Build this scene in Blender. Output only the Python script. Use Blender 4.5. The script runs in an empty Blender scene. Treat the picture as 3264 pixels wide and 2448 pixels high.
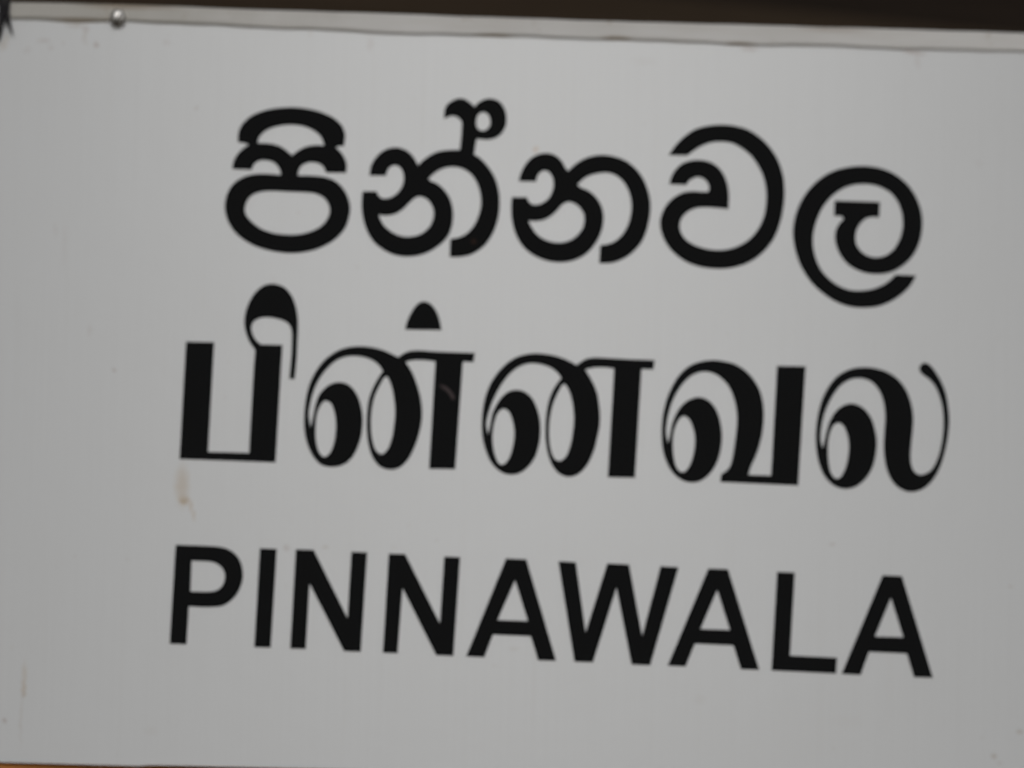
import bpy, bmesh, math, random
from mathutils import Vector, Matrix
from mathutils.geometry import delaunay_2d_cdt
random.seed(7)
R = math.radians
scene = bpy.context.scene
COL = scene.collection

# ------------------------------------------------------------------ camera
CENTRE_Z = 2.4                                  # height of the middle of the sign above the ground
cam_data = bpy.data.cameras.new("camera")
cam = bpy.data.objects.new("camera", cam_data)
COL.objects.link(cam)
scene.camera = cam
cam.location = (-0.30, -6.0, CENTRE_Z - 0.60)
_f = (Vector((0, 0, CENTRE_Z)) - cam.location).normalized()
_r = _f.cross(Vector((0, 0, 1))).normalized()
_u = _r.cross(_f)
_a = R(1.22)
_x = _r * math.cos(_a) + _u * math.sin(_a)
_y = _u * math.cos(_a) - _r * math.sin(_a)
cam.rotation_euler = Matrix((_x, _y, -_f)).transposed().to_euler()
cam_data.sensor_width = 36.0
cam_data.lens = 197.5
cam_data.clip_end = 500.0
cam_data.dof.use_dof = True                     # the photograph is a little out of focus
cam_data.dof.focus_distance = 5.60
cam_data.dof.aperture_fstop = 2.8

# ------------------------------------------------------------------ light
SUN_ELEV, SUN_AZ = 22.0, 3.0                   # degrees; azimuth to the right of the way the sign faces
world = bpy.data.worlds.new("World")
scene.world = world
world.use_nodes = True
wn, wl = world.node_tree.nodes, world.node_tree.links
sky = wn.new("ShaderNodeTexSky")
sky.sky_type = 'NISHITA'
sky.sun_disc = False
sky.sun_elevation = R(SUN_ELEV)
sky.sun_rotation = R(180 - SUN_AZ)
sky.air_density = 1.0
sky.dust_density = 4.0
sky.ozone_density = 1.0
bg = wn["Background"]
bg.inputs["Strength"].default_value = 0.15
haze = wn.new("ShaderNodeHueSaturation")         # overcast: hardly any blue left
haze.inputs["Saturation"].default_value = 0.12
wl.new(sky.outputs[0], haze.inputs["Color"])
wl.new(haze.outputs[0], bg.inputs["Color"])
sun_data = bpy.data.lights.new("sun", 'SUN')
sun_data.energy = 0.95
sun_data.angle = R(26)
sun_data.color = (1.0, 1.0, 0.985)
sun = bpy.data.objects.new("sun", sun_data)
COL.objects.link(sun)
_d = Vector((math.sin(R(SUN_AZ)) * math.cos(R(SUN_ELEV)), -math.cos(R(SUN_AZ)) * math.cos(R(SUN_ELEV)), math.sin(R(SUN_ELEV))))
sun.rotation_euler = _d.to_track_quat('Z', 'Y').to_euler()
sun.location = _d * 20
vs = scene.view_settings
vs.view_transform = 'Standard'
vs.look = 'None'
vs.gamma = 1.0
vs.exposure = -1.78

# ------------------------------------------------------------------ measured outlines, millimetres on the board about its middle
GLYPHS = [
 ('sinhala_letter', 'black Sinhala letter pi with an arch over two humps and a closed oval bowl', [
  [(-300.5,257.5,1),(-300.9,264.6),(-298.3,274.5),(-290.6,283.8),(-279.0,290.6),(-264.3,294.9),(-245.2,296.9),(-226.0,295.6),(-210.0,291.6),(-197.1,285.4),(-188.9,277.5),(-185.5,268.3),(-185.7,261.8),(-186.6,255.6,1),(-191.6,255.6),(-195.1,254.0,1),(-189.7,248.7),(-185.7,242.8),(-183.2,235.9),(-183.0,231.3),(-183.7,226.3,1),(-205.1,226.1,1),(-207.0,231.0),(-211.9,235.7),(-218.3,237.2),(-225.7,236.5),(-232.0,232.6),(-234.8,227.1),(-235.4,222.0,1),(-221.1,222.0),(-208.3,221.2),(-196.6,217.7),(-188.0,210.9),(-181.3,200.2),(-178.2,188.4),(-179.0,178.7),(-182.7,166.7),(-190.9,155.8),(-203.4,146.6),(-220.2,139.8),(-239.2,137.0),(-258.3,138.4),(-276.4,142.9),(-291.4,150.3),(-303.3,160.8),(-310.5,173.6),(-313.1,186.5),(-311.5,198.4),(-306.7,208.8),(-298.4,216.5),(-287.9,221.1),(-275.2,222.9),(-262.5,222.7),(-254.2,222.1,1),(-253.8,224.5),(-254.6,227.2),(-257.4,232.5),(-262.8,236.7),(-271.4,238.4),(-278.8,236.9),(-283.4,233.0),(-285.4,227.4,1),(-306.0,227.8,1),(-305.2,235.3),(-301.7,242.9),(-295.5,250.1),(-288.6,254.9,1),(-294.1,256.8)],
  [(-279.8,256.8,1),(-278.4,262.9),(-272.2,270.1),(-261.7,275.2),(-244.7,278.0),(-229.8,276.5),(-218.0,271.3),(-210.4,263.9),(-207.6,255.7,1),(-218.7,255.6),(-227.2,253.8),(-235.5,249.3),(-242.3,244.0,1),(-248.3,249.0),(-254.7,253.2),(-263.3,255.9),(-271.8,256.6)],
  [(-291.7,182.6),(-289.8,192.4),(-284.2,199.5),(-274.7,203.5),(-259.9,204.7),(-245.1,204.2),(-229.2,204.0),(-216.4,203.0),(-206.8,198.5),(-201.3,191.1),(-199.8,183.6),(-202.5,174.9),(-209.2,166.7),(-220.7,160.5),(-233.3,157.2),(-246.0,156.7),(-260.9,158.3),(-273.7,162.7),(-283.4,169.6),(-289.4,176.2)],
 ]),
 ('sinhala_letter', 'black Sinhala letter na with a looped vowel-killer mark on top', [
  [(-78.4,288.4,1),(-78.5,296.2),(-76.3,303.2),(-70.2,308.5),(-61.8,311.4),(-54.5,309.5),(-49.9,306.0),(-45.9,302.4,1),(-42.6,306.4),(-36.4,310.4),(-28.6,312.0),(-20.0,309.3),(-13.7,301.5),(-11.3,291.2),(-12.2,281.9),(-17.1,273.2),(-24.4,268.4),(-32.2,266.8),(-39.6,267.2),(-43.3,267.1,1),(-45.7,249.8,1),(-39.8,246.5),(-30.6,237.2),(-23.0,225.4),(-18.3,210.7),(-17.0,195.8),(-18.6,179.8),(-23.9,163.7),(-33.2,149.7),(-45.6,140.8),(-56.8,137.5),(-69.6,136.9,1),(-69.3,156.2,1),(-60.6,158.1),(-51.7,162.9),(-44.0,172.2),(-39.1,183.8),(-36.8,196.4),(-38.5,210.1),(-43.8,222.6),(-51.3,230.9),(-60.9,235.3),(-71.1,235.8),(-81.1,233.0),(-88.9,227.7),(-94.6,222.1,1),(-91.5,219.2),(-85.3,216.9),(-77.3,210.2),(-70.9,200.7),(-67.3,187.6),(-67.4,175.1),(-70.2,163.6),(-75.1,155.5),(-82.8,148.2),(-93.9,141.1),(-105.0,137.4),(-116.2,136.2),(-127.5,137.4),(-138.8,141.7),(-150.2,149.9),(-158.2,161.1),(-163.3,174.9),(-165.6,188.6),(-165.5,198.9),(-164.9,206.2,1),(-150.0,206.5,1),(-148.4,202.5),(-144.3,199.1),(-138.9,198.9),(-132.2,201.4),(-125.6,207.3),(-121.5,216.0),(-121.0,224.0),(-122.9,230.8),(-126.1,234.7),(-131.2,236.1),(-136.2,233.9),(-139.0,229.8),(-140.5,224.2,1),(-157.9,224.0,1),(-156.5,234.5),(-151.6,243.8),(-143.4,251.5),(-133.3,255.1),(-124.3,254.5),(-116.4,250.7),(-110.6,244.5),(-105.9,236.3,1),(-101.5,241.1),(-93.8,247.2),(-84.9,251.7),(-73.7,253.8),(-61.0,254.5,1),(-59.8,266.8),(-59.3,278.3),(-59.4,285.2),(-62.0,289.2),(-67.7,292.1),(-73.8,291.2)],
  [(-44.1,285.7),(-42.6,293.2),(-37.9,297.1),(-32.2,295.8),(-28.7,289.5),(-29.1,281.5),(-33.6,276.8),(-39.2,276.4),(-43.2,279.9)],
  [(-147.5,181.2,1),(-139.6,180.6),(-129.5,182.6),(-121.8,187.4),(-114.1,195.6),(-107.5,201.4),(-101.9,202.4),(-95.1,199.5),(-89.9,192.7),(-87.6,184.8),(-89.0,175.6),(-93.3,167.5),(-101.0,161.1),(-110.0,158.0),(-118.9,157.5),(-127.9,159.8),(-137.0,165.3),(-143.3,172.0)],
 ]),
 ('sinhala_letter', 'black Sinhala letter na without any mark above it', [
  [(3.6,221.9,1),(5.2,229.3),(9.6,239.4),(16.8,247.9),(25.7,252.4),(34.7,253.5),(43.0,250.9),(49.2,245.5),(53.4,238.2),(56.5,234.5,1),(60.4,238.5),(66.9,244.1),(75.0,249.0),(84.0,252.0),(94.7,253.3),(106.2,252.0),(117.8,248.2),(128.6,240.6),(137.8,229.0),(143.7,215.1),(146.4,200.1),(145.5,185.1),(142.8,172.6),(137.3,159.1),(128.2,147.9),(117.7,140.1),(106.3,135.6),(99.3,134.7),(92.0,134.5,1),(92.9,153.9,1),(100.2,155.1),(108.4,158.7),(115.7,165.1),(121.3,174.4),(124.8,185.3),(126.1,197.0),(124.7,208.6),(121.3,217.7),(115.9,225.9),(108.8,231.5),(100.7,234.2),(92.5,233.9),(82.7,231.5),(74.5,227.5),(67.1,220.2,1),(69.8,217.0),(77.2,214.3),(83.8,209.9),(89.7,203.4),(94.1,194.4),(95.7,185.3),(94.8,174.5),(92.1,165.2),(87.3,156.0),(79.9,146.5),(70.2,139.5),(58.8,135.5),(45.7,134.3),(34.2,136.0),(22.7,140.3),(12.8,147.0),(5.3,155.9),(-0.7,169.1),(-3.5,182.4),(-4.1,194.0),(-3.6,204.0,1),(12.4,204.3,1),(14.3,199.8),(18.5,196.5),(24.2,196.5),(30.7,199.2),(36.4,204.3),(40.3,212.8),(41.2,220.3),(39.7,227.8),(35.9,233.1),(31.4,234.8),(26.1,232.4),(23.3,228.1),(22.0,222.2,1)],
  [(14.4,178.8,1),(22.1,178.8),(30.2,180.1),(38.3,184.4),(45.6,191.3),(51.2,198.1),(56.9,200.8),(63.5,199.7),(70.1,194.9),(74.5,188.0),(75.3,180.5),(73.5,172.2),(68.1,164.5),(60.9,158.8),(51.9,155.6),(43.7,155.4),(35.5,157.2),(27.3,161.1),(21.4,166.8),(17.2,173.0)],
 ]),
 ('sinhala_letter', 'black Sinhala letter va shaped as a large open ring with a hooked tongue', [
  [(165.9,255.6,1),(172.7,266.2),(181.8,275.9),(193.1,284.2),(206.4,288.8),(221.9,290.8),(237.4,290.0),(251.9,286.3),(264.4,278.7),(275.9,267.6),(285.1,253.3),(290.4,237.8),(292.3,222.2),(291.7,205.5),(288.3,186.6),(282.3,169.7),(272.1,154.8),(259.6,143.8),(245.3,136.6),(229.9,133.0),(215.5,132.5),(201.1,134.1),(187.6,138.4),(175.2,146.3),(165.8,156.4),(159.5,168.7),(157.4,180.2),(158.6,188.6),(163.2,199.2),(171.3,208.3),(181.5,214.3),(192.8,216.4),(202.1,216.0),(209.5,216.4,1),(210.3,221.5),(208.0,227.5),(203.0,231.5),(197.3,232.6),(191.1,230.3),(187.6,227.2),(185.1,223.6,1),(167.0,223.5,1),(168.5,230.6),(173.0,239.1),(180.1,246.1),(189.3,249.9),(199.6,251.0),(210.0,249.4),(218.3,244.9),(225.3,236.6),(229.5,226.3),(231.6,213.9),(231.2,198.4,1),(220.9,199.1),(210.6,199.6),(200.3,199.2),(192.1,196.9),(184.9,192.0),(179.9,185.1),(178.4,177.8),(180.0,170.6),(185.3,163.2),(193.6,157.8),(204.9,154.0),(219.4,152.4),(231.7,153.8),(244.0,158.4),(256.3,167.1),(265.4,179.4),(270.5,192.2),(272.7,206.9),(272.6,219.4),(269.8,233.9),(263.5,247.3),(255.1,258.5),(244.7,266.5),(234.5,271.4),(224.2,272.5),(211.8,271.2),(200.5,266.6),(192.3,261.1),(186.0,256.1,1)],
 ]),
 ('sinhala_letter', 'black Sinhala letter la, a spiral ring tail around a T-topped inner curl', [
  [(347.5,211.3,1),(397.1,211.6,1),(396.4,194.9,1),(389.0,195.1),(382.9,193.7),(376.9,188.8),(372.3,181.5),(370.5,173.3),(371.2,165.1),(375.4,157.9),(382.2,152.5),(390.4,150.3),(399.5,151.1),(407.6,155.0),(415.4,163.6),(420.5,175.1),(422.7,187.4),(421.6,199.7),(418.0,210.8),(411.3,220.3),(402.1,226.6),(390.8,230.5),(378.6,231.1),(366.4,229.4),(354.2,224.1),(343.1,215.0),(334.0,202.9),(328.1,189.4),(324.4,174.7),(324.3,160.4),(327.2,147.3),(333.6,134.0),(342.8,124.2),(354.1,116.9),(366.3,113.2),(378.4,113.2),(390.6,115.6),(401.8,120.6),(409.9,126.7),(414.7,132.0,1),(437.3,132.0,1),(431.3,121.1),(422.2,111.6),(410.0,103.0),(395.8,97.0),(379.6,94.9),(364.4,95.9),(349.1,101.0),(333.8,110.6),(321.6,122.4),(311.3,138.4),(305.0,155.7),(302.4,172.9),(303.5,187.3),(308.6,204.8),(317.6,220.5),(329.7,233.7),(343.9,243.0),(359.1,248.2),(376.4,250.6),(392.7,249.8),(409.1,245.0),(423.5,235.8),(433.7,223.8),(440.7,209.6),(443.8,194.4),(442.9,177.9),(438.4,162.4),(430.3,149.7),(420.0,140.6),(409.8,135.1),(397.6,132.7),(384.4,132.9),(372.2,136.4),(362.0,142.6),(354.3,152.1),(349.6,163.1),(348.3,172.5),(349.8,180.7),(353.5,187.0),(357.8,191.5,1),(355.4,194.8,1),(347.0,194.7,1)],
 ]),
 ('tamil_letter', 'black Tamil letter pi with two heavy stems and a teardrop hook above', [
  [(-350.9,37.7,1),(-320.8,37.7,1),(-324.2,-81.3,1),(-280.1,-81.5,1),(-277.4,10.3),(-276.4,30.4,1),(-279.9,35.1),(-283.8,41.6),(-287.1,50.3),(-288.7,59.1),(-288.3,67.9),(-284.9,80.5),(-277.6,93.3),(-269.1,100.5),(-259.3,102.6),(-248.0,99.7),(-240.4,92.3),(-235.6,82.9),(-232.4,70.3),(-231.4,59.1),(-231.5,41.5),(-232.2,16.4),(-233.6,-0.3,1),(-239.0,-0.1,1),(-237.5,23.8),(-237.2,41.3),(-237.5,50.1),(-239.6,57.6),(-244.6,62.2),(-253.4,65.1),(-263.3,66.5),(-272.0,65.5),(-279.3,61.1),(-281.5,54.2),(-280.0,47.9),(-276.3,41.0),(-270.6,36.3,1),(-247.5,36.3,1),(-251.8,-90.8,1),(-354.3,-89.3,1)],
 ]),
 ('tamil_letter', 'black Tamil letter na under a half-round dot, with two hanging loops', [
  [(-122.9,25.9,1),(-116.8,30.1),(-110.0,32.9),(-100.9,33.7),(-82.7,32.9),(-40.7,32.4,1),(-42.0,22.8,1),(-53.4,23.0,1),(-59.4,-93.6,1),(-87.1,-93.8,1),(-82.7,22.5,1),(-93.9,23.7),(-106.4,23.4),(-114.9,21.2,1),(-107.8,10.1),(-102.2,-3.6),(-98.5,-16.1),(-96.4,-29.3),(-96.2,-39.6),(-97.8,-51.7),(-103.1,-70.2),(-110.9,-85.5),(-119.8,-93.7),(-128.9,-95.8),(-139.1,-93.0),(-147.3,-84.0),(-152.3,-70.2),(-154.7,-54.2),(-154.8,-34.7),(-152.4,-17.4),(-145.9,-1.2),(-138.9,10.7,1),(-142.6,16.2),(-148.4,21.2),(-157.6,25.0),(-169.0,26.5),(-180.4,25.1),(-190.5,20.2),(-200.5,10.2),(-208.2,-1.4),(-213.3,-14.2),(-216.4,-28.1),(-217.5,-38.4),(-215.1,-53.0,1),(-212.1,-38.3),(-210.6,-29.1),(-206.9,-17.5),(-199.2,-8.1),(-191.1,-3.7),(-183.1,-2.9),(-175.1,-5.6),(-167.9,-13.2),(-163.1,-23.4),(-160.0,-37.1),(-159.7,-50.9),(-161.8,-64.7),(-167.5,-79.7),(-175.5,-89.3),(-184.5,-93.5),(-193.5,-94.3),(-202.6,-92.2),(-210.8,-84.3),(-217.4,-71.7),(-221.2,-56.9),(-222.2,-40.8),(-221.4,-27.0),(-218.4,-9.7),(-212.0,6.5),(-201.9,20.8),(-189.6,30.3),(-177.2,35.2),(-163.6,36.7),(-151.0,35.8),(-139.6,33.2),(-130.4,29.4)],
  [(-209.9,-49.7),(-209.0,-39.4),(-205.8,-29.0),(-200.3,-22.9),(-194.6,-24.7),(-190.4,-33.2),(-188.0,-46.9),(-188.1,-58.4),(-190.1,-71.0),(-194.4,-80.5),(-200.0,-84.1),(-205.2,-79.6),(-208.9,-68.0)],
  [(-134.7,5.1),(-129.7,-4.2),(-126.6,-16.8),(-124.8,-32.8),(-125.6,-47.8),(-127.9,-62.7),(-132.7,-75.4),(-138.8,-79.8),(-144.6,-75.7),(-148.8,-64.4),(-150.7,-48.4),(-150.4,-33.4),(-147.4,-17.3),(-142.0,-4.5),(-137.6,3.2)],
 ]),
 ('letter_dot', 'small black half-round dot above the second Tamil letter', [
  [(-115.8,56.4,1),(-114.3,64.1),(-109.7,74.9),(-103.1,84.3),(-96.3,87.3),(-89.4,84.6),(-82.4,75.6),(-78.8,65.0),(-77.2,56.8,1)],
 ]),
 ('tamil_letter', 'black Tamil letter na with two hanging loops and no dot above', [
  [(69.0,22.3,1),(73.4,25.4),(79.5,29.2),(88.4,30.9),(103.5,30.7),(121.3,30.2),(153.3,29.9,1),(152.2,20.2,1),(139.2,20.2,1),(133.9,-97.9,1),(104.9,-98.1,1),(109.9,19.9,1),(100.1,21.0),(88.6,20.5),(78.4,18.0,1),(86.1,5.4),(91.4,-6.9),(94.3,-23.0),(95.2,-33.6),(94.7,-44.4),(93.0,-53.3),(89.3,-69.5),(82.4,-85.0),(73.6,-95.0),(63.9,-98.8),(54.1,-96.4),(46.1,-88.6),(40.3,-75.2),(37.4,-60.2),(37.0,-45.0),(37.8,-29.8),(41.1,-13.7),(46.3,-1.9),(53.1,7.9,1),(49.2,13.4),(41.6,19.0),(32.6,22.1),(22.9,23.4),(14.0,22.1),(4.4,17.4),(-5.2,8.2),(-13.6,-4.4),(-20.5,-18.9),(-24.6,-31.5),(-27.0,-44.0),(-24.7,-56.0,1),(-22.5,-44.8),(-20.5,-33.1),(-16.3,-23.2),(-10.1,-14.0),(-3.1,-8.4),(5.7,-6.4),(13.7,-8.4),(20.9,-14.0),(26.5,-23.9),(30.3,-37.2),(31.4,-49.6),(30.3,-63.9),(25.7,-79.2),(17.8,-90.2),(8.2,-96.7),(-1.5,-97.9),(-11.3,-94.5),(-20.3,-85.9),(-26.7,-72.5),(-30.4,-58.4),(-31.5,-45.0),(-30.8,-29.8),(-28.0,-13.7),(-22.1,1.6),(-13.3,14.6),(-2.8,24.7),(8.6,30.8),(21.8,33.6),(35.1,33.3),(48.5,31.0),(59.2,27.3)],
  [(-20.0,-55.4),(-18.8,-44.7),(-15.9,-33.9),(-11.6,-28.0),(-7.2,-27.0),(-2.7,-30.0),(0.9,-37.9),(3.3,-48.6),(3.5,-58.4),(1.5,-70.9),(-2.2,-81.7),(-7.9,-87.8),(-12.3,-87.0),(-16.4,-79.6),(-19.3,-67.9)],
  [(56.9,1.6),(60.6,-3.3),(64.3,-13.1),(66.7,-25.5),(67.5,-37.1),(66.4,-51.4),(63.6,-66.6),(59.1,-77.6),(53.0,-82.2),(47.7,-80.6),(43.6,-72.7),(41.1,-59.2),(40.7,-45.8),(42.0,-31.5),(45.3,-18.0),(50.8,-5.4),(54.3,0.4)],
 ]),
 ('tamil_letter', 'black Tamil letter va with one loop and a heavy stem on a flat foot', [
  [(286.4,27.8,1),(317.2,28.2,1),(310.4,-101.3,1),(226.3,-100.0,1),(227.0,-91.8,1),(232.8,-87.8),(236.4,-83.2),(239.0,-74.3),(241.1,-60.7),(242.7,-47.1),(243.7,-31.7),(242.7,-19.9),(239.8,-8.2),(235.2,2.5),(228.7,10.5),(220.5,16.6),(212.4,19.2),(205.2,19.3),(197.1,16.8),(188.2,10.2),(180.2,-0.0),(173.6,-12.9),(169.3,-26.6),(167.2,-38.4),(166.8,-49.3),(169.0,-60.0,1),(171.0,-51.9),(173.1,-40.1),(177.0,-28.9),(183.1,-18.8),(190.3,-12.7),(199.2,-9.2),(207.3,-9.8),(214.6,-14.2),(220.3,-21.5),(224.5,-32.2),(226.9,-45.7),(226.9,-57.5),(225.0,-70.2),(220.2,-83.0),(212.0,-94.2),(202.2,-100.3),(192.3,-101.1),(183.3,-98.2),(174.2,-90.3),(167.6,-79.0),(163.8,-66.5),(162.3,-52.1),(162.4,-39.5),(164.1,-24.9),(168.0,-9.5),(174.5,5.2),(182.7,17.4),(193.4,25.9),(205.0,30.3),(217.7,31.9),(229.4,30.8),(241.2,27.8),(252.1,21.2),(261.3,11.5),(267.9,-0.1),(271.2,-12.7),(272.3,-27.2),(271.1,-43.5),(267.7,-59.9),(262.9,-73.6),(258.5,-83.7),(256.3,-91.7,1),(281.2,-91.7,1)],
  [(174.2,-58.1),(175.0,-48.1),(178.0,-38.1),(182.4,-31.2),(186.4,-29.3),(191.0,-31.9),(195.1,-39.4),(198.0,-50.2),(198.3,-60.1),(196.5,-72.8),(192.6,-83.9),(187.3,-90.4),(182.8,-90.5),(178.2,-85.2),(175.1,-73.4)],
 ]),
 ('tamil_letter', 'black Tamil letter la with one loop and a thin upturned tail ending in a ball', [
  [(329.2,-48.4),(330.0,-34.2),(332.7,-18.0),(337.7,-2.6),(346.1,11.9),(355.6,21.2),(367.1,27.0),(380.4,29.2),(393.7,28.4),(406.1,25.0),(416.7,18.7),(425.5,8.8),(431.3,-3.4),(434.3,-15.6),(435.3,-27.0),(434.4,-40.3),(433.1,-54.6),(432.5,-66.9),(433.5,-75.4),(436.4,-82.1),(442.2,-85.9),(447.9,-85.1),(455.5,-80.4),(460.9,-71.7),(465.6,-57.3),(468.4,-39.2),(468.7,-24.0),(467.2,-9.8),(463.3,3.4),(458.5,12.7),(453.2,18.6),(447.2,22.8),(442.6,27.1),(442.0,31.2),(444.5,35.3),(449.0,36.4),(453.8,33.7),(459.8,26.1),(465.5,16.8),(470.4,4.6),(473.3,-9.6),(474.7,-25.7),(473.5,-41.9),(470.3,-59.1),(466.1,-73.6),(460.3,-86.1),(451.8,-96.8),(442.3,-102.8),(431.8,-104.5),(422.3,-101.5),(413.7,-94.2),(407.7,-82.8),(404.6,-69.7),(403.5,-55.5),(404.1,-39.4),(404.9,-24.2),(403.4,-10.0),(399.5,2.2),(393.7,10.6),(387.2,15.4),(379.5,17.5),(371.0,17.2),(362.5,14.1),(354.0,7.2),(346.7,-3.3),(340.2,-16.8),(336.5,-29.2),(334.7,-40.6),(334.4,-51.1),(336.7,-60.9,1),(339.1,-50.9),(341.9,-38.5),(345.6,-28.0),(351.4,-19.1),(358.9,-13.2),(367.4,-10.8),(376.0,-12.6),(383.6,-18.1),(389.6,-26.6),(393.5,-38.8),(395.5,-51.0),(394.2,-67.2),(390.1,-81.5),(382.4,-93.3),(372.0,-101.1),(360.7,-103.4),(349.3,-99.9),(339.7,-90.8),(333.2,-76.6),(330.3,-62.5)],
  [(342.3,-62.2),(342.7,-51.8),(345.4,-40.3),(349.6,-33.5),(354.8,-31.8),(359.6,-35.1),(363.9,-45.4),(365.6,-56.7),(364.3,-70.9),(361.0,-83.5),(355.8,-91.7),(351.1,-92.8),(346.3,-87.8),(343.4,-77.3)],
 ]),
 ('latin_letter', 'black capital P that starts the bottom line', [
  [(-356.0,-182.2,1),(-340.3,-182.3),(-322.9,-182.6),(-309.8,-183.3),(-301.7,-185.0),(-293.6,-189.6),(-287.5,-196.9),(-284.3,-206.3),(-283.7,-215.8),(-286.0,-226.1),(-290.8,-235.1),(-298.0,-242.5),(-305.9,-246.5),(-315.3,-247.6),(-326.9,-247.9),(-340.2,-247.4,1),(-341.8,-288.3,1),(-359.4,-287.9,1)],
  [(-338.6,-198.5,1),(-328.3,-198.6),(-318.8,-199.0),(-312.2,-200.7),(-306.1,-205.3),(-302.9,-211.1),(-302.5,-216.9),(-304.2,-223.5),(-308.6,-228.8),(-314.3,-231.2),(-323.0,-232.0),(-339.0,-231.9,1)],
 ]),
 ('latin_letter', 'black capital I beside the P', [
  [(-265.9,-184.0,1),(-248.1,-184.3,1),(-252.0,-289.8,1),(-269.3,-289.7,1)],
 ]),
 ('latin_letter', 'black capital N next to the I, first of the two Ns', [
  [(-227.6,-184.3,1),(-208.7,-184.5,1),(-170.9,-256.6,1),(-168.2,-185.6,1),(-151.6,-185.9,1),(-156.1,-292.1,1),(-173.7,-291.8,1),(-212.2,-220.4,1),(-214.7,-290.5,1),(-231.0,-290.3,1)],
 ]),
 ('latin_letter', 'black capital N next to the A, second of the two Ns', [
  [(-128.3,-186.6,1),(-110.9,-186.8,1),(-72.2,-260.2,1),(-69.0,-188.4,1),(-52.2,-188.7,1),(-57.3,-294.3,1),(-75.5,-294.0,1),(-112.9,-223.1,1),(-116.9,-292.8,1),(-132.3,-292.6,1)],
 ]),
 ('latin_letter', 'black capital A between the second N and the W', [
  [(-2.9,-188.8,1),(18.7,-189.3,1),(52.4,-296.9,1),(33.5,-296.9,1),(25.2,-271.2,1),(-15.5,-270.6,1),(-24.2,-294.9,1),(-43.4,-294.6,1)],
  [(7.2,-211.9,1),(21.8,-255.4,1),(-11.0,-255.1,1)],
 ]),
 ('latin_letter', 'black capital W in the middle of the bottom line', [
  [(53.3,-190.5,1),(71.8,-191.0,1),(83.6,-265.8,1),(105.8,-191.5,1),(129.0,-192.0,1),(144.3,-268.3,1),(163.1,-193.0,1),(182.3,-193.6,1),(153.3,-299.3,1),(133.6,-299.0,1),(116.0,-217.0,1),(92.0,-297.6,1),(72.3,-297.4,1)],
 ]),
 ('latin_letter', 'black capital A between the W and the L', [
  [(214.5,-194.2,1),(235.6,-194.4,1),(270.6,-301.3,1),(251.1,-301.0,1),(242.7,-275.7,1),(200.9,-274.9,1),(191.4,-299.6,1),(172.3,-299.3,1)],
  [(224.4,-216.7,1),(238.9,-259.5,1),(206.7,-259.3,1)],
 ]),
 ('latin_letter', 'black capital L before the last A', [
  [(288.9,-195.6,1),(307.8,-195.9,1),(303.6,-285.2,1),(354.5,-286.3,1),(353.5,-303.0,1),(284.1,-301.5,1)],
 ]),
 ('latin_letter', 'black capital A that ends the bottom line', [
  [(403.4,-196.1,1),(424.2,-196.4,1),(458.7,-304.7,1),(438.5,-304.6,1),(430.5,-279.4,1),(389.3,-278.6,1),(380.2,-303.8,1),(359.9,-303.1,1)],
  [(412.6,-220.0,1),(426.5,-262.3,1),(395.3,-262.3,1)],
 ]),
]
TRIM_TOP = [(-576.8, 408.3), (-549.4, 407.8), (-518.7, 407.7), (-477.8, 407.6), (-439.7, 407.2), (-358.6, 406.0), (-290.5, 404.3), (-222.5, 403.9), (-130.5, 403.2), (-52.1, 402.3), (118.7, 401.8), (325.1, 403.6), (556.1, 406.2), (610.9, 407.1)]
TRIM_LOW = [(-576.1, 388.9), (-548.8, 388.2), (-518.1, 387.9), (-494.2, 386.9), (-477.2, 385.8), (-460.2, 386.4), (-446.6, 387.3), (-424.5, 387.4), (-358.1, 385.8), (-290.0, 383.7), (-222.0, 382.6), (-153.9, 380.3), (-119.8, 379.4), (-85.8, 380.3), (-17.6, 380.5), (119.0, 380.1), (187.6, 380.4), (246.0, 378.9), (290.8, 380.6), (359.9, 381.5), (436.2, 381.4), (556.2, 384.1), (610.9, 384.8)]
BOARD_LOW = [(-556.3, -417.5), (-536.2, -417.9), (-489.5, -418.3), (-436.1, -418.7), (-384.5, -419.0), (-377.8, -417.7), (-302.9, -417.8), (-136.4, -417.7), (559.2, -416.6), (605.9, -416.5)]
SCREW_AT = (-434.4, 391.0)
CORD_A = [(-563.2, 431.4), (-561.9, 413.9), (-560.8, 399.9), (-561.0, 385.9), (-562.0, 373.7), (-562.7, 364.3)]
CORD_B = [(-553.6, 431.5), (-553.4, 414.0), (-554.7, 401.7), (-554.4, 391.3), (-552.4, 383.3), (-549.8, 376.7), (-547.9, 370.8)]
CORD_C = [(-557.7, 431.4), (-557.2, 413.9), (-557.2, 403.5), (-557.9, 393.7)]
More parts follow.
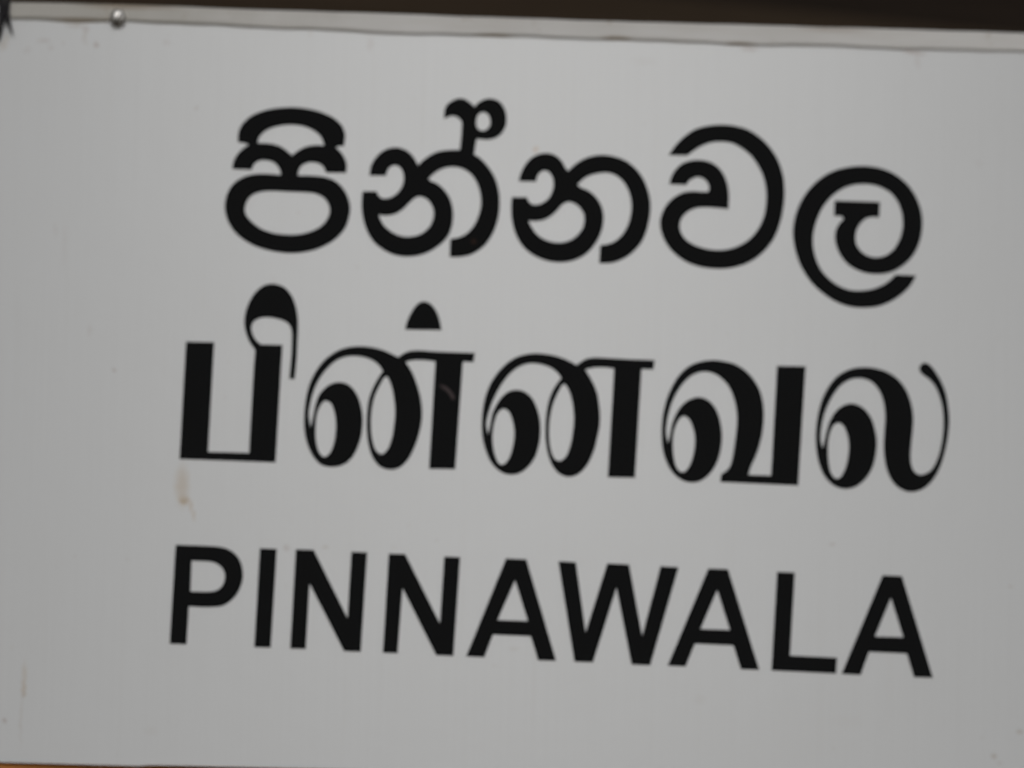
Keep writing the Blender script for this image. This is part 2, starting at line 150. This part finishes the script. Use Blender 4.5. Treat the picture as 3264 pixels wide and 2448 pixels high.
STAINS = [
 (-351.1, -117.5, 11.4, 31.2, 0.5, 't'),
 (-348.3, -133.6, 8.9, 8.0, 0.6, 't'),
 (-347.9, -134.6, 6.3, 5.5, 0.5, 'y'),
 (-341.4, -140.3, 3.8, 10.1, 0.45, 't'),
 (-337.5, -149.6, 3.4, 10.1, 0.36, 't'),
 (-457.4, 362.1, 3.8, 4.6, 0.4, 'r'),
 (-514.0, 365.7, 11.0, 4.2, 0.16, 'r'),
 (-507.0, 358.1, 5.1, 3.8, 0.14, 'r'),
 (-470.0, 373.4, 3.8, 12.6, 0.16, 'b'),
 (-493.5, 363.6, 3.8, 3.4, 0.12, 'r'),
 (-468.0, 364.0, 3.4, 4.2, 0.12, 'b'),
 (-532.4, 355.0, 6.7, 5.9, 0.1, 'r'),
 (-427.2, 5.7, 3.8, 3.8, 0.3, 'r'),
 (-455.1, 48.5, 3.4, 9.3, 0.1, 'r'),
 (-513.3, -339.1, 4.6, 12.6, 0.45, 't'),
 (-513.4, -345.8, 3.0, 5.1, 0.3, 'b'),
 (-513.1, -324.0, 3.8, 21.1, 0.28, 't'),
 (-515.3, -370.9, 2.5, 40.0, 0.14, 'b'),
 (-532.9, -373.6, 3.8, 3.8, 0.38, 'r'),
 (554.7, -360.5, 5.9, 3.8, 0.3, 'b'),
 (525.4, -387.6, 5.1, 3.4, 0.3, 'b'),
 (532.3, -394.5, 5.1, 3.0, 0.15, 'b'),
 (-484.9, 141.2, 4.2, 33.7, 0.06, 'r'),
 (-495.5, 156.5, 3.4, 12.6, 0.07, 'r'),
 (252.9, 376.4, 15.2, 4.2, 0.3, 'r'),
 (427.8, 381.7, 11.0, 4.6, 0.45, 'r'),
 (437.9, 378.6, 14.3, 3.8, 0.3, 'r'),
 (438.0, 369.9, 5.9, 14.3, 0.12, 'r'),
 (-160.5, 369.3, 6.7, 12.6, 0.12, 'r'),
 (-225.3, 380.6, 4.2, 8.4, 0.1, 'b'),
 (21.3, 257.5, 5.9, 5.5, 0.3, 'o'),
 (-347.1, 293.9, 3.8, 3.8, 0.2, 'r'),
 (-238.1, -182.6, 5.9, 5.5, 0.2, 'r'),
 (-196.6, -180.7, 5.1, 3.8, 0.18, 'b'),
 (349.0, -164.0, 5.1, 3.8, 0.2, 'r'),
 (543.5, -204.1, 4.2, 3.4, 0.16, 'b'),
 (7.3, -285.3, 9.3, 3.8, 0.1, 'b'),
 (-554.9, 366.8, 5.9, 9.3, 0.22, 'y'),
 (-558.1, 359.8, 5.9, 8.4, 0.25, 'y'),
 (-381.3, 366.2, 6.3, 5.1, 0.12, 'r'),
 (-478.8, 383.0, 16.9, 3.8, 0.25, 'b'),
 (-468.4, 378.6, 6.7, 5.1, 0.2, 'r'),
 (-123.3, -179.7, 5.9, 3.8, 0.06, 'b'),
 (136.4, 358.7, 21.1, 8.4, 0.05, 'b'),
 (-54.6, -258.9, 5.1, 3.4, 0.06, 'r'),
 (-259.3, 104.5, 5.9, 12.6, 0.04, 'r'),
 (366.2, -354.3, 29.5, 12.6, 0.03, 'b'),
 (-103.1, 225.1, 8.4, 5.9, 0.05, 'r'),
 (506.2, 259.1, 8.4, 6.7, 0.05, 'r'),
 (207.0, -334.8, 11.0, 7.6, 0.05, 'b'),
 (-377.2, -381.5, 12.6, 7.6, 0.05, 'b'),
]
SPOT_ON_LETTER = (-44.1, 154.3)
SCRATCH = (-83.2, -24.6, 21.6)

BASE = 0.43                                     # from the lower edge of the board to its middle, metres


def warp(x, z):
    """How far the thin sheet bows out towards the viewer (metres), z from the middle."""
    return -0.17 * (x - 0.02) ** 2 / 2 - 0.04 * z * z / 2 - 0.06 * z  # bow and lean made up so the sheen fades towards the edges


def pos(x, z, out=0.0):
    """A point of the sign: x, z on the board (z from the middle), out = proud of the sheet."""
    return Vector((x, -(warp(x, z) + out), z + BASE))


# ------------------------------------------------------------------ small helpers
def link(name, me, mat=None, parent=None):
    o = bpy.data.objects.new(name, me)
    COL.objects.link(o)
    if mat:
        me.materials.append(mat)
    if parent:
        o.parent = parent
    return o


def tag(o, label=None, cat=None, kind=None, group=None):
    for k, v in (("label", label), ("category", cat), ("kind", kind), ("group", group)):
        if v:
            o[k] = v
    return o


def mesh_of(name, verts, faces, smooth=False):
    me = bpy.data.meshes.new(name)
    me.from_pydata([tuple(v) for v in verts], [], faces)
    me.update()
    bm = bmesh.new()
    bm.from_mesh(me)
    bmesh.ops.recalc_face_normals(bm, faces=bm.faces)
    bm.to_mesh(me)
    bm.free()
    if smooth:
        for p in me.polygons:
            p.use_smooth = True
    return me


def lerp_line(pts, x):
    for (x0, z0), (x1, z1) in zip(pts, pts[1:]):
        if x <= x1:
            return z0 + (z1 - z0) * (x - x0) / (x1 - x0)
    return pts[-1][1]


def soft_line(pts, x, w=14.0):
    return sum(lerp_line(pts, x + w * k / 3) for k in range(-3, 4)) / 7


# ------------------------------------------------------------------ materials
class NT:
    def __init__(self, name):
        self.mat = bpy.data.materials.new(name)
        self.mat.use_nodes = True
        self.t = self.mat.node_tree
        self.n, self.l = self.t.nodes, self.t.links
        self.b = self.n["Principled BSDF"]

    def put(self, sock, v):
        if v is None:
            return
        if hasattr(v, "is_linked") or hasattr(v, "links"):
            self.l.new(v, sock)
        else:
            sock.default_value = v

    def math(self, op, a, b=None, clamp=False):
        m = self.n.new("ShaderNodeMath")
        m.operation = op
        m.use_clamp = clamp
        self.put(m.inputs[0], a)
        self.put(m.inputs[1], b)
        return m.outputs[0]

    def vmath(self, op, a, b=None, out=0):
        m = self.n.new("ShaderNodeVectorMath")
        m.operation = op
        self.put(m.inputs[0], a)
        self.put(m.inputs[1], b)
        return m.outputs[out]

    def obj(self):
        c = self.n.new("ShaderNodeTexCoord")
        return c.outputs["Object"]

    def noise(self, vec, scale, detail=3.0, rough=0.55, out="Fac"):
        t = self.n.new("ShaderNodeTexNoise")
        self.put(t.inputs["Vector"], vec)
        t.inputs["Scale"].default_value = scale
        t.inputs["Detail"].default_value = detail
        t.inputs["Roughness"].default_value = rough
        return t.outputs[out]

    def stretch(self, vec, s):
        return self.vmath('MULTIPLY', vec, s)

    def remap(self, v, a, b, c=0.0, d=1.0, smooth=True):
        m = self.n.new("ShaderNodeMapRange")
        m.interpolation_type = 'SMOOTHSTEP' if smooth else 'LINEAR'
        self.put(m.inputs[0], v)
        for i, k in enumerate((a, b, c, d)):
            m.inputs[1 + i].default_value = k
        return m.outputs[0]

    def mix(self, f, a, b):
        m = self.n.new("ShaderNodeMix")
        m.data_type = 'RGBA'
        self.put(m.inputs["Factor"], f)
        for s, v in ((m.inputs["A"], a), (m.inputs["B"], b)):
            pass
        self.put(m.inputs[6], a)
        self.put(m.inputs[7], b)
        return m.outputs[2]

    def bump(self, h, strength, dist):
        m = self.n.new("ShaderNodeBump")
        m.inputs["Strength"].default_value = strength
        m.inputs["Distance"].default_value = dist
        self.put(m.inputs["Height"], h)
        self.l.new(m.outputs[0], self.b.inputs["Normal"])

    def done(self, color, rough=0.5, spec=0.5, metal=0.0):
        self.put(self.b.inputs["Base Color"], color)
        self.put(self.b.inputs["Roughness"], rough)
        self.b.inputs["Specular IOR Level"].default_value = spec
        self.b.inputs["Metallic"].default_value = metal
        return self.mat


TINT = {'b': (0.30, 0.19, 0.085, 1), 'r': (0.26, 0.135, 0.085, 1), 'y': (0.40, 0.285, 0.135, 1), 't': (0.50, 0.385, 0.25, 1), 'o': (0.55, 0.27, 0.06, 1)}


def white_paint():
    k = NT("white_sign_paint")
    p = k.obj()
    col = (0.70, 0.718, 0.733, 1)
    cloud = k.noise(p, 5.0, 4.0, 0.6)
    col = k.mix(k.remap(cloud, 0.40, 0.75, 0.0, 0.05), col, (0.55, 0.53, 0.49, 1))
    runs = k.noise(k.stretch(p, (55.0, 1.0, 2.4)), 1.0, 3.0, 0.6)
    col = k.mix(k.remap(runs, 0.55, 0.80, 0.0, 0.05), col, (0.52, 0.49, 0.44, 1))
    lines = k.noise(k.stretch(p, (420.0, 1.0, 3.5)), 1.0, 2.0, 0.5)
    col = k.mix(k.remap(lines, 0.35, 0.7, 0.0, 0.06), col, (0.53, 0.53, 0.54, 1))
    fine = k.noise(p, 900.0, 2.0, 0.7)
    col = k.mix(k.remap(fine, 0.3, 0.7, 0.0, 0.035), col, (0.5, 0.5, 0.5, 1))
    wob = k.noise(p, 160.0, 2.0, 0.6, "Color")
    wob = k.vmath('MULTIPLY', k.vmath('SUBTRACT', wob, (0.5, 0.5, 0.5)), (0.007, 0.0, 0.007))
    q = k.vmath('ADD', p, wob)
    for (x, z, rx, rz, s, t) in STAINS:
        d = k.vmath('SUBTRACT', q, (x / 1000, 0.0, z / 1000 + BASE))
        d = k.vmath('MULTIPLY', d, (1000 / rx, 0.0, 1000 / rz))
        f = k.remap(k.vmath('LENGTH', d, None, 1), 1.0, 0.15, 0.0, s)
        col = k.mix(f, col, TINT[t])
    # scattered specks
    sp = k.noise(p, 75.0, 1.0, 0.4)
    col = k.mix(k.remap(sp, 0.76, 0.82, 0.0, 0.05), col, (0.30, 0.20, 0.12, 1))
    k.bump(k.noise(p, 60.0, 2.0, 0.5), 0.06, 0.002)
    return k.done(col, 0.25, 0.62)


def black_vinyl():
    k = NT("black_vinyl")
    p = k.obj()
    col = (0.0075, 0.008, 0.0085, 1)
    d = k.vmath('SUBTRACT', p, (SPOT_ON_LETTER[0] / 1000, 0, SPOT_ON_LETTER[1] / 1000 + BASE))
    d = k.vmath('MULTIPLY', d, (1, 0, 1))
    f = k.remap(k.vmath('LENGTH', d, None, 1), 0.0045, 0.001, 0.0, 0.5)
    col = k.mix(f, col, (0.06, 0.03, 0.02, 1))
    # curved scuff on the stem of the dotted letter
    d = k.vmath('SUBTRACT', p, (SCRATCH[0] / 1000, 0, SCRATCH[1] / 1000 + BASE))
    d = k.vmath('MULTIPLY', d, (1, 0, 1))
    ln = k.vmath('LENGTH', d, None, 1)
    ring = k.remap(k.math('ABSOLUTE', k.math('SUBTRACT', ln, SCRATCH[2] / 1000)), 0.0030, 0.0006, 0.0, 1.0)
    s = k.n.new("ShaderNodeSeparateXYZ")
    k.l.new(d, s.inputs[0])
    ang = k.math('ARCTAN2', s.outputs[2], s.outputs[0])
    a = k.math('MULTIPLY', k.remap(ang, R(12), R(24)), k.remap(ang, R(84), R(56)))
    f = k.math('MULTIPLY', k.math('MULTIPLY', ring, a), 0.75)
    col = k.mix(f, col, (0.115, 0.09, 0.092, 1))
    return k.done(col, 0.6, 0.05)


def trim_paint():
    k = NT("weathered_trim_paint")
    p = k.obj()
    col = (0.76, 0.75, 0.735, 1)
    n = k.noise(k.stretch(p, (9.0, 1.0, 90.0)), 1.0, 4.0, 0.6)
    col = k.mix(k.remap(n, 0.38, 0.72, 0.0, 0.45), col, (0.66, 0.635, 0.595, 1))
    n = k.noise(k.stretch(p, (4.0, 1.0, 4.0)), 1.0, 2.0, 0.6)
    col = k.mix(k.remap(n, 0.42, 0.62, 0.0, 0.35), col, (0.61, 0.59, 0.555, 1))
    n = k.noise(k.stretch(p, (26.0, 1.0, 40.0)), 1.0, 3.0, 0.7)
    col = k.mix(k.remap(n, 0.60, 0.72, 0.0, 0.45), col, (0.33, 0.23, 0.12, 1))
    sep = k.n.new("ShaderNodeSeparateXYZ")
    k.l.new(p, sep.inputs[0])
    n = k.noise(k.stretch(p, (14.0, 1.0, 14.0)), 1.0, 3.0, 0.6)
    corner_tone = k.math('ADD', sep.outputs[0], k.math('MULTIPLY', n, 0.3))     # darker towards the corner with the cord
    col = k.mix(k.remap(corner_tone, -0.02, -0.32, 0.0, 0.7), col, (0.45, 0.43, 0.38, 1))
    for x, z, rx, rz, s in TRIM_STAINS:
        d = k.vmath('SUBTRACT', p, (x / 1000, 0.0, z / 1000 + BASE))
        d = k.vmath('MULTIPLY', d, (1000 / rx, 0.0, 1000 / rz))
        f = k.remap(k.vmath('LENGTH', d, None, 1), 1.0, 0.2, 0.0, s)
        col = k.mix(f, col, (0.25, 0.155, 0.06, 1))
    return k.done(col, 0.5, 0.4)


def simple(name, color, rough=0.6, spec=0.3, metal=0.0, vary=0.0, dark=None, scale=8.0, st=(1, 1, 1)):
    k = NT(name)
    if vary:
        n = k.noise(k.stretch(k.obj(), st), scale, 4.0, 0.6)
        color = k.mix(k.remap(n, 0.35, 0.7, 0.0, vary), color, dark)
    return k.done(color, rough, spec, metal)


TRIM_STAINS = [(TRIM_LOW[5][0] + 40, TRIM_TOP[4][1] - 2, 75, 6, 0.5), (TRIM_LOW[6][0] - 30, TRIM_LOW[5][1] + 2, 40, 5, 0.45),
               (TRIM_LOW[15][0] - 12, TRIM_LOW[15][1] + 2, 24, 5, 0.6), (TRIM_LOW[17][0] - 4, TRIM_LOW[17][1] + 1, 26, 5, 0.7),
               (TRIM_LOW[13][0] + 60, TRIM_LOW[13][1] + 1, 30, 4, 0.6), (TRIM_TOP[11][0] + 20, TRIM_TOP[11][1] - 3, 60, 5, 0.3)]
M_white = white_paint()
M_black = black_vinyl()
M_trim = trim_paint()
M_metal = simple("zinc_screw", (0.84, 0.835, 0.82, 1), 0.36, 0.5, 1.0, 0.5, (0.42, 0.37, 0.30, 1), 300.0)
M_slot = simple("slot_dark", (0.03, 0.027, 0.024, 1), 0.8)
M_cord = simple("black_cord", (0.016, 0.015, 0.018, 1), 0.6, 0.25, 0, 0.6, (0.035, 0.033, 0.036, 1), 90.0)
M_cord_grey = simple("grey_cord", (0.10, 0.098, 0.09, 1), 0.6, 0.25)
M_orange = simple("orange_paint", (0.76, 0.30, 0.045, 1), 0.5, 0.3, 0, 0.6, (0.6, 0.2, 0.03, 1), 9.0, (1, 1, 6))
M_wall = [simple("dark_timber_%d" % i, c, 0.75, 0.15, 0, 0.5, tuple(v * 0.6 for v in c[:3]) + (1,), 3.0, (1, 1, 9))
          for i, c in enumerate([(0.056, 0.039, 0.025, 1), (0.095, 0.066, 0.040, 1), (0.026, 0.018, 0.013, 1), (0.070, 0.046, 0.033, 1)])]
M_ground = simple("bare_earth", (0.115, 0.085, 0.055, 1), 0.9, 0.1, 0, 0.6, (0.075, 0.06, 0.035, 1), 1.4)

# ------------------------------------------------------------------ ground
g = mesh_of("ground", [(-120, -120, 0), (120, -120, 0), (120, 120, 0), (-120, 120, 0)], [(0, 1, 2, 3)])
tag(link("ground", g, M_ground), kind="structure")


def box(x0, x1, y0, y1, z0, z1, bev=0.0):
    bm = bmesh.new()
    bmesh.ops.create_cube(bm, size=1.0)
    for v in bm.verts:
        v.co = Vector(((x0 + x1) / 2 + v.co.x * (x1 - x0), (y0 + y1) / 2 + v.co.y * (y1 - y0), (z0 + z1) / 2 + v.co.z * (z1 - z0)))
    if bev:
        bmesh.ops.bevel(bm, geom=list(bm.edges), offset=bev, segments=2, affect='EDGES')
    me = bpy.data.meshes.new("box")
    bm.to_mesh(me)
    bm.free()
    return me


# ------------------------------------------------------------------ dark boarded wall behind the sign
wall = bpy.data.objects.new("timber_wall", None)
COL.objects.link(wall)
wall.location = (0, 1.7, 0)
tag(wall, "dark brown boarded timber wall, blurred, behind the top of the white sign", "wall", "thing")
tilt = R(4.4)
for i in range(37):
    h = 0.09
    me = box(-2.4, 2.4, -0.009, 0.009, -h / 2 - 0.012, h / 2 + 0.012, 0.003)
    o = link("plank", me, M_wall[(0, 2, 1, 3)[(i + (i // 4) * 3) % 4]], wall)
    o.location = (0, random.uniform(-0.003, 0.003), 0.20 + i * h)
    o.rotation_euler = (R(13), tilt, 0)

# ------------------------------------------------------------------ orange rail under / behind the sign
bl = BOARD_LOW
rail = link("painted_rail", box(-0.75, 0.75, 0.014, 0.065, -0.085, 0.05, 0.004), M_orange)
rail.location = (0, 0, CENTRE_Z + bl[0][1] / 1000)
tag(rail, "orange-brown painted rail showing below the lower left edge of the sign", "rail")

# ------------------------------------------------------------------ the sign
sign = bpy.data.objects.new("name_sign", None)
COL.objects.link(sign)
sign.location = (0, 0, CENTRE_Z - BASE)
tag(sign, "white painted name sign with black Sinhala, Tamil and English lettering reading PINNAWALA", "sign")

# sheet
X0, X1 = -0.575, 0.60
NX, NZ = 120, 70
verts, faces = [], []
for back in (0, 1):
    for j in range(NZ + 1):
        for i in range(NX + 1):
            x = X0 + (X1 - X0) * i / NX
            zb = lerp_line(bl, x * 1000) / 1000
            zt = soft_line(TRIM_TOP, x * 1000) / 1000 - 0.0015
            z = zb + (zt - zb) * j / NZ
            v = pos(x, z)
            if back:
                v.y += 0.0025
            verts.append(v)
N1 = (NX + 1) * (NZ + 1)
for j in range(NZ):
    for i in range(NX):
        a = j * (NX + 1) + i
        q = (a, a + 1, a + NX + 2, a + NX + 1)
        faces.append(q)
        faces.append(tuple(N1 + k for k in reversed(q)))
rim = [i for i in range(NX)] + [j * (NX + 1) + NX for j in range(NZ)] + [NZ * (NX + 1) + i for i in range(NX, 0, -1)] + [j * (NX + 1) for j in range(NZ, 0, -1)]
for a, b in zip(rim, rim[1:] + rim[:1]):
    faces.append((a, a + N1, b + N1, b))
link("panel", mesh_of("panel", verts, faces), M_white, sign)

# trim along the top: top bevel, face, lower lip turned back to the sheet
NT_X = 240
prof_n = 7
verts, faces = [], []
TX0 = -0.552
for i in range(NT_X + 1):
    x = TX0 + (X1 - TX0) * i / NT_X
    zt = soft_line(TRIM_TOP, x * 1000) / 1000 + 0.0002 * math.sin(x * 71) * math.sin(x * 23)
    zb = soft_line(TRIM_LOW, x * 1000) / 1000 + 0.0003 * math.sin(x * 57 + 1) + 0.0002 * math.sin(x * 131)
    lip = 0.0025 + 0.0005 * math.sin(x * 38 + 2)
    if zb * 0 + x < -0.44:
        lip += 0.0017 * math.exp(-((x + 0.475) / 0.03) ** 2)
    pr = [(-0.0045, zt), (0.0016, zt), (0.0036, zt - 0.0012), (0.0040, zb + lip + 0.0012), (0.0036, zb + lip), (0.0003, zb), (-0.0045, zb + 0.0005)]
    for o_, z in pr:
        verts.append(pos(x, z, o_))
for i in range(NT_X):
    for k in range(prof_n):
        a, b = i * prof_n + k, i * prof_n + (k + 1) % prof_n
        faces.append((a, b, b + prof_n, a + prof_n))
faces.append(tuple(range(prof_n)))
faces.append(tuple(NT_X * prof_n + k for k in reversed(range(prof_n))))
link("edge_trim", mesh_of("edge_trim", verts, faces), M_trim, sign)


# letters: cut vinyl, half a millimetre thick, following the bow of the sheet
def smooth_contour(c):
    """Centripetal Catmull-Rom through the points; points with a third value are corners."""
    n = len(c)
    P = [Vector(p[:2]) for p in c]
    corner = [len(p) > 2 for p in c]
    res = []
    for i in range(n):
        p1, p2 = P[i], P[(i + 1) % n]
        res.append(p1)
        if corner[i] and corner[(i + 1) % n]:
            continue
        p0 = P[i - 1] if not corner[i] else p1 + (p1 - p2) * 0.5
        p3 = P[(i + 2) % n] if not corner[(i + 1) % n] else p2 + (p2 - p1) * 0.5
        t0 = 0.0
        t1 = t0 + max(1e-4, (p1 - p0).length ** 0.5)
        t2 = t1 + max(1e-4, (p2 - p1).length ** 0.5)
        t3 = t2 + max(1e-4, (p3 - p2).length ** 0.5)
        m = max(2, int((p2 - p1).length / 2.2))
        for k in range(1, m):
            t = t1 + (t2 - t1) * k / m
            a1 = p0 * ((t1 - t) / (t1 - t0)) + p1 * ((t - t0) / (t1 - t0))
            a2 = p1 * ((t2 - t) / (t2 - t1)) + p2 * ((t - t1) / (t2 - t1))
            a3 = p2 * ((t3 - t) / (t3 - t2)) + p3 * ((t - t2) / (t3 - t2))
            b1 = a1 * ((t2 - t) / (t2 - t0)) + a2 * ((t - t0) / (t2 - t0))
            b2 = a2 * ((t3 - t) / (t3 - t1)) + a3 * ((t - t1) / (t3 - t1))
            res.append(b1 * ((t2 - t) / (t2 - t1)) + b2 * ((t - t1) / (t2 - t1)))
    return res


def inside(pt, loops):
    x, y = pt
    odd = False
    for lp in loops:
        xj, yj = lp[-1]
        for xi, yi in lp:
            if (yi > y) != (yj > y) and x < (xj - xi) * (y - yi) / (yj - yi) + xi:
                odd = not odd
            xj, yj = xi, yi
    return odd


def grow(loop, d):
    """Offset a closed loop outwards by d millimetres (inwards when negative)."""
    n = len(loop)
    area = sum(loop[i - 1].x * loop[i].y - loop[i].x * loop[i - 1].y for i in range(n))
    sgn = 1 if area > 0 else -1
    res = []
    for i in range(n):
        t = (loop[(i + 1) % n] - loop[i]).normalized() + (loop[i] - loop[i - 1]).normalized()
        t.normalize()
        res.append(loop[i] + Vector((t.y, -t.x)) * d * sgn)
    return res


def letter_mesh(contours, thick=0.0005):
    loops = [grow(smooth_contour(c), 0.2 if i == 0 else -0.2) for i, c in enumerate(contours)]
    vs_, es = [], []
    for lp in loops:
        b = len(vs_)
        vs_ += lp
        es += [(b + i, b + (i + 1) % len(lp)) for i in range(len(lp))]
    xs, ys = [v.x for v in vs_], [v.y for v in vs_]
    st = 14.0
    y = min(ys) + st / 2
    while y < max(ys):
        x = min(xs) + st / 2
        while x < max(xs):
            if inside((x, y), loops):
                vs_.append(Vector((x, y)))
            x += st
        y += st
    ov, oe, of, *_ = delaunay_2d_cdt([Vector(v) for v in vs_], es, [], 0, 1e-4)
    tris = []
    for f in of:
        c = sum((ov[i] for i in f), Vector((0, 0))) / len(f)
        if inside(c, loops):
            tris.append(tuple(f))
    n = len(ov)
    verts = [pos(v.x / 1000, v.y / 1000, thick) for v in ov] + [pos(v.x / 1000, v.y / 1000, -0.0003) for v in ov]
    cnt = {}
    for f in tris:
        for a, b in zip(f, f[1:] + f[:1]):
            cnt[(a, b)] = 1
    faces = list(tris)
    for (a, b) in cnt:
        if (b, a) not in cnt:
            faces.append((a, b, b + n, a + n))
    me = bpy.data.meshes.new("letter")
    me.from_pydata([tuple(v) for v in verts], [], faces)
    me.update()
    bm = bmesh.new()
    bm.from_mesh(me)
    loose = [v for v in bm.verts if not v.link_faces]
    bmesh.ops.delete(bm, geom=loose, context='VERTS')
    bmesh.ops.recalc_face_normals(bm, faces=bm.faces)
    f0 = max(bm.faces, key=lambda f: abs(f.normal.y) * f.calc_area())
    if f0.normal.y > 0:
        bmesh.ops.reverse_faces(bm, faces=list(bm.faces))
    bm.to_mesh(me)
    bm.free()
    return me


for kind, label, contours in GLYPHS:
    o = link(kind, letter_mesh(contours), M_black, sign)
    o["label"] = label

# screw: domed head with a slot
sx, sz = SCREW_AT[0] / 1000, SCREW_AT[1] / 1000
rad, seg = 0.0093, 40
prof = [(1.0, 0.0), (1.0, 0.0010), (0.985, 0.0019), (0.95, 0.0028), (0.89, 0.0037), (0.80, 0.0045), (0.68, 0.0052), (0.54, 0.00575), (0.38, 0.0062), (0.20, 0.00645), (0.0, 0.00655)]
rings = len(prof) - 1
verts, faces = [], []
for rr, yy in prof:
    for i in range(seg):
        t = 2 * math.pi * i / seg
        verts.append((rad * rr * math.cos(t), -yy, rad * rr * 1.17 * math.sin(t)))
for j in range(rings):
    for i in range(seg):
        a, b = j * seg + i, j * seg + (i + 1) % seg
        faces.append((a, b, b + seg, a + seg))
base = len(verts)
for i in range(seg):
    t = 2 * math.pi * i / seg
    verts.append((rad * math.cos(t), 0.006, rad * 1.17 * math.sin(t)))
for i in range(seg):
    faces.append((base + i, base + (i + 1) % seg, (i + 1) % seg, i))
me = mesh_of("screw", verts, faces, True)
screw = link("screw", me, M_metal, sign)
screw.location = pos(sx, sz, 0.0028)
screw.rotation_euler = (R(10), 0, 0)               # tilt added to move the highlight up the head
sl = link("screw_slot", box(-0.0012, 0.0012, -0.0071, -0.0037, -0.0066, 0.0066, 0.0002), M_slot, screw)  # solid dark bar in place of a cut slot
sl.rotation_euler = (0, R(24), 0)


# ------------------------------------------------------------------ black cords tied round the corner
def tube(pts, radii, seg=10, twist=0.0):
    P = []
    n = len(pts)
    for i in range(n - 1):
        for k in range(6):
            t = k / 6
            p0, p1, p2, p3 = pts[max(0, i - 1)], pts[i], pts[i + 1], pts[min(n - 1, i + 2)]
            q = 0.5 * ((2 * p1) + (p2 - p0) * t + (2 * p0 - 5 * p1 + 4 * p2 - p3) * t * t + (3 * p1 - p0 - 3 * p2 + p3) * t ** 3)
            P.append((q, radii[i] + (radii[i + 1] - radii[i]) * t))
    P.append((pts[-1], radii[-1]))
    verts, faces = [], []
    for i, (p, r) in enumerate(P):
        d = (P[min(i + 1, len(P) - 1)][0] - P[max(i - 1, 0)][0]).normalized()
        s = d.cross(Vector((0, 1, 0.2))).normalized()
        u = s.cross(d)
        for k in range(seg):
            a = 2 * math.pi * k / seg
            rr = r * (1 + 0.10 * math.sin(3 * a + i * 1.1))
            verts.append(p + s * math.cos(a) * rr + u * math.sin(a) * rr)
    for i in range(len(P) - 1):
        for k in range(seg):
            a, b = i * seg + k, i * seg + (k + 1) % seg
            faces.append((a, b, b + seg, a + seg))
    faces.append(tuple(range(seg)))
    faces.append(tuple(range((len(P) - 1) * seg, len(P) * seg)))
    return mesh_of("strand", verts, faces, True)


cord = bpy.data.objects.new("cord", None)
COL.objects.link(cord)
cord.location = (0, 0, CENTRE_Z - BASE)
tag(cord, "black frayed cord tied over the upper left corner of the white sign", "cord")
for pts, rr, out, mat in ((CORD_A, [.0035, .0036, .0038, .0034, .0026, .0010], 0.0085, M_cord),
                          (CORD_B, [.0026, .0026, .0030, .0030, .0022, .0013, .0006], 0.0080, M_cord),
                          (CORD_C, [.0024, .0024, .0020, .0012], 0.0070, M_cord_grey)):
    pp = [pos(x / 1000, z / 1000, out) for x, z in pts]
    pp = [pp[0] + Vector((0, 0.030, 0.002))] + [pp[0] + Vector((0, 0.010, 0.010))] + pp[1:]
    rr = [rr[0]] + rr
    link("strand", tube(pp, rr), mat, cord)
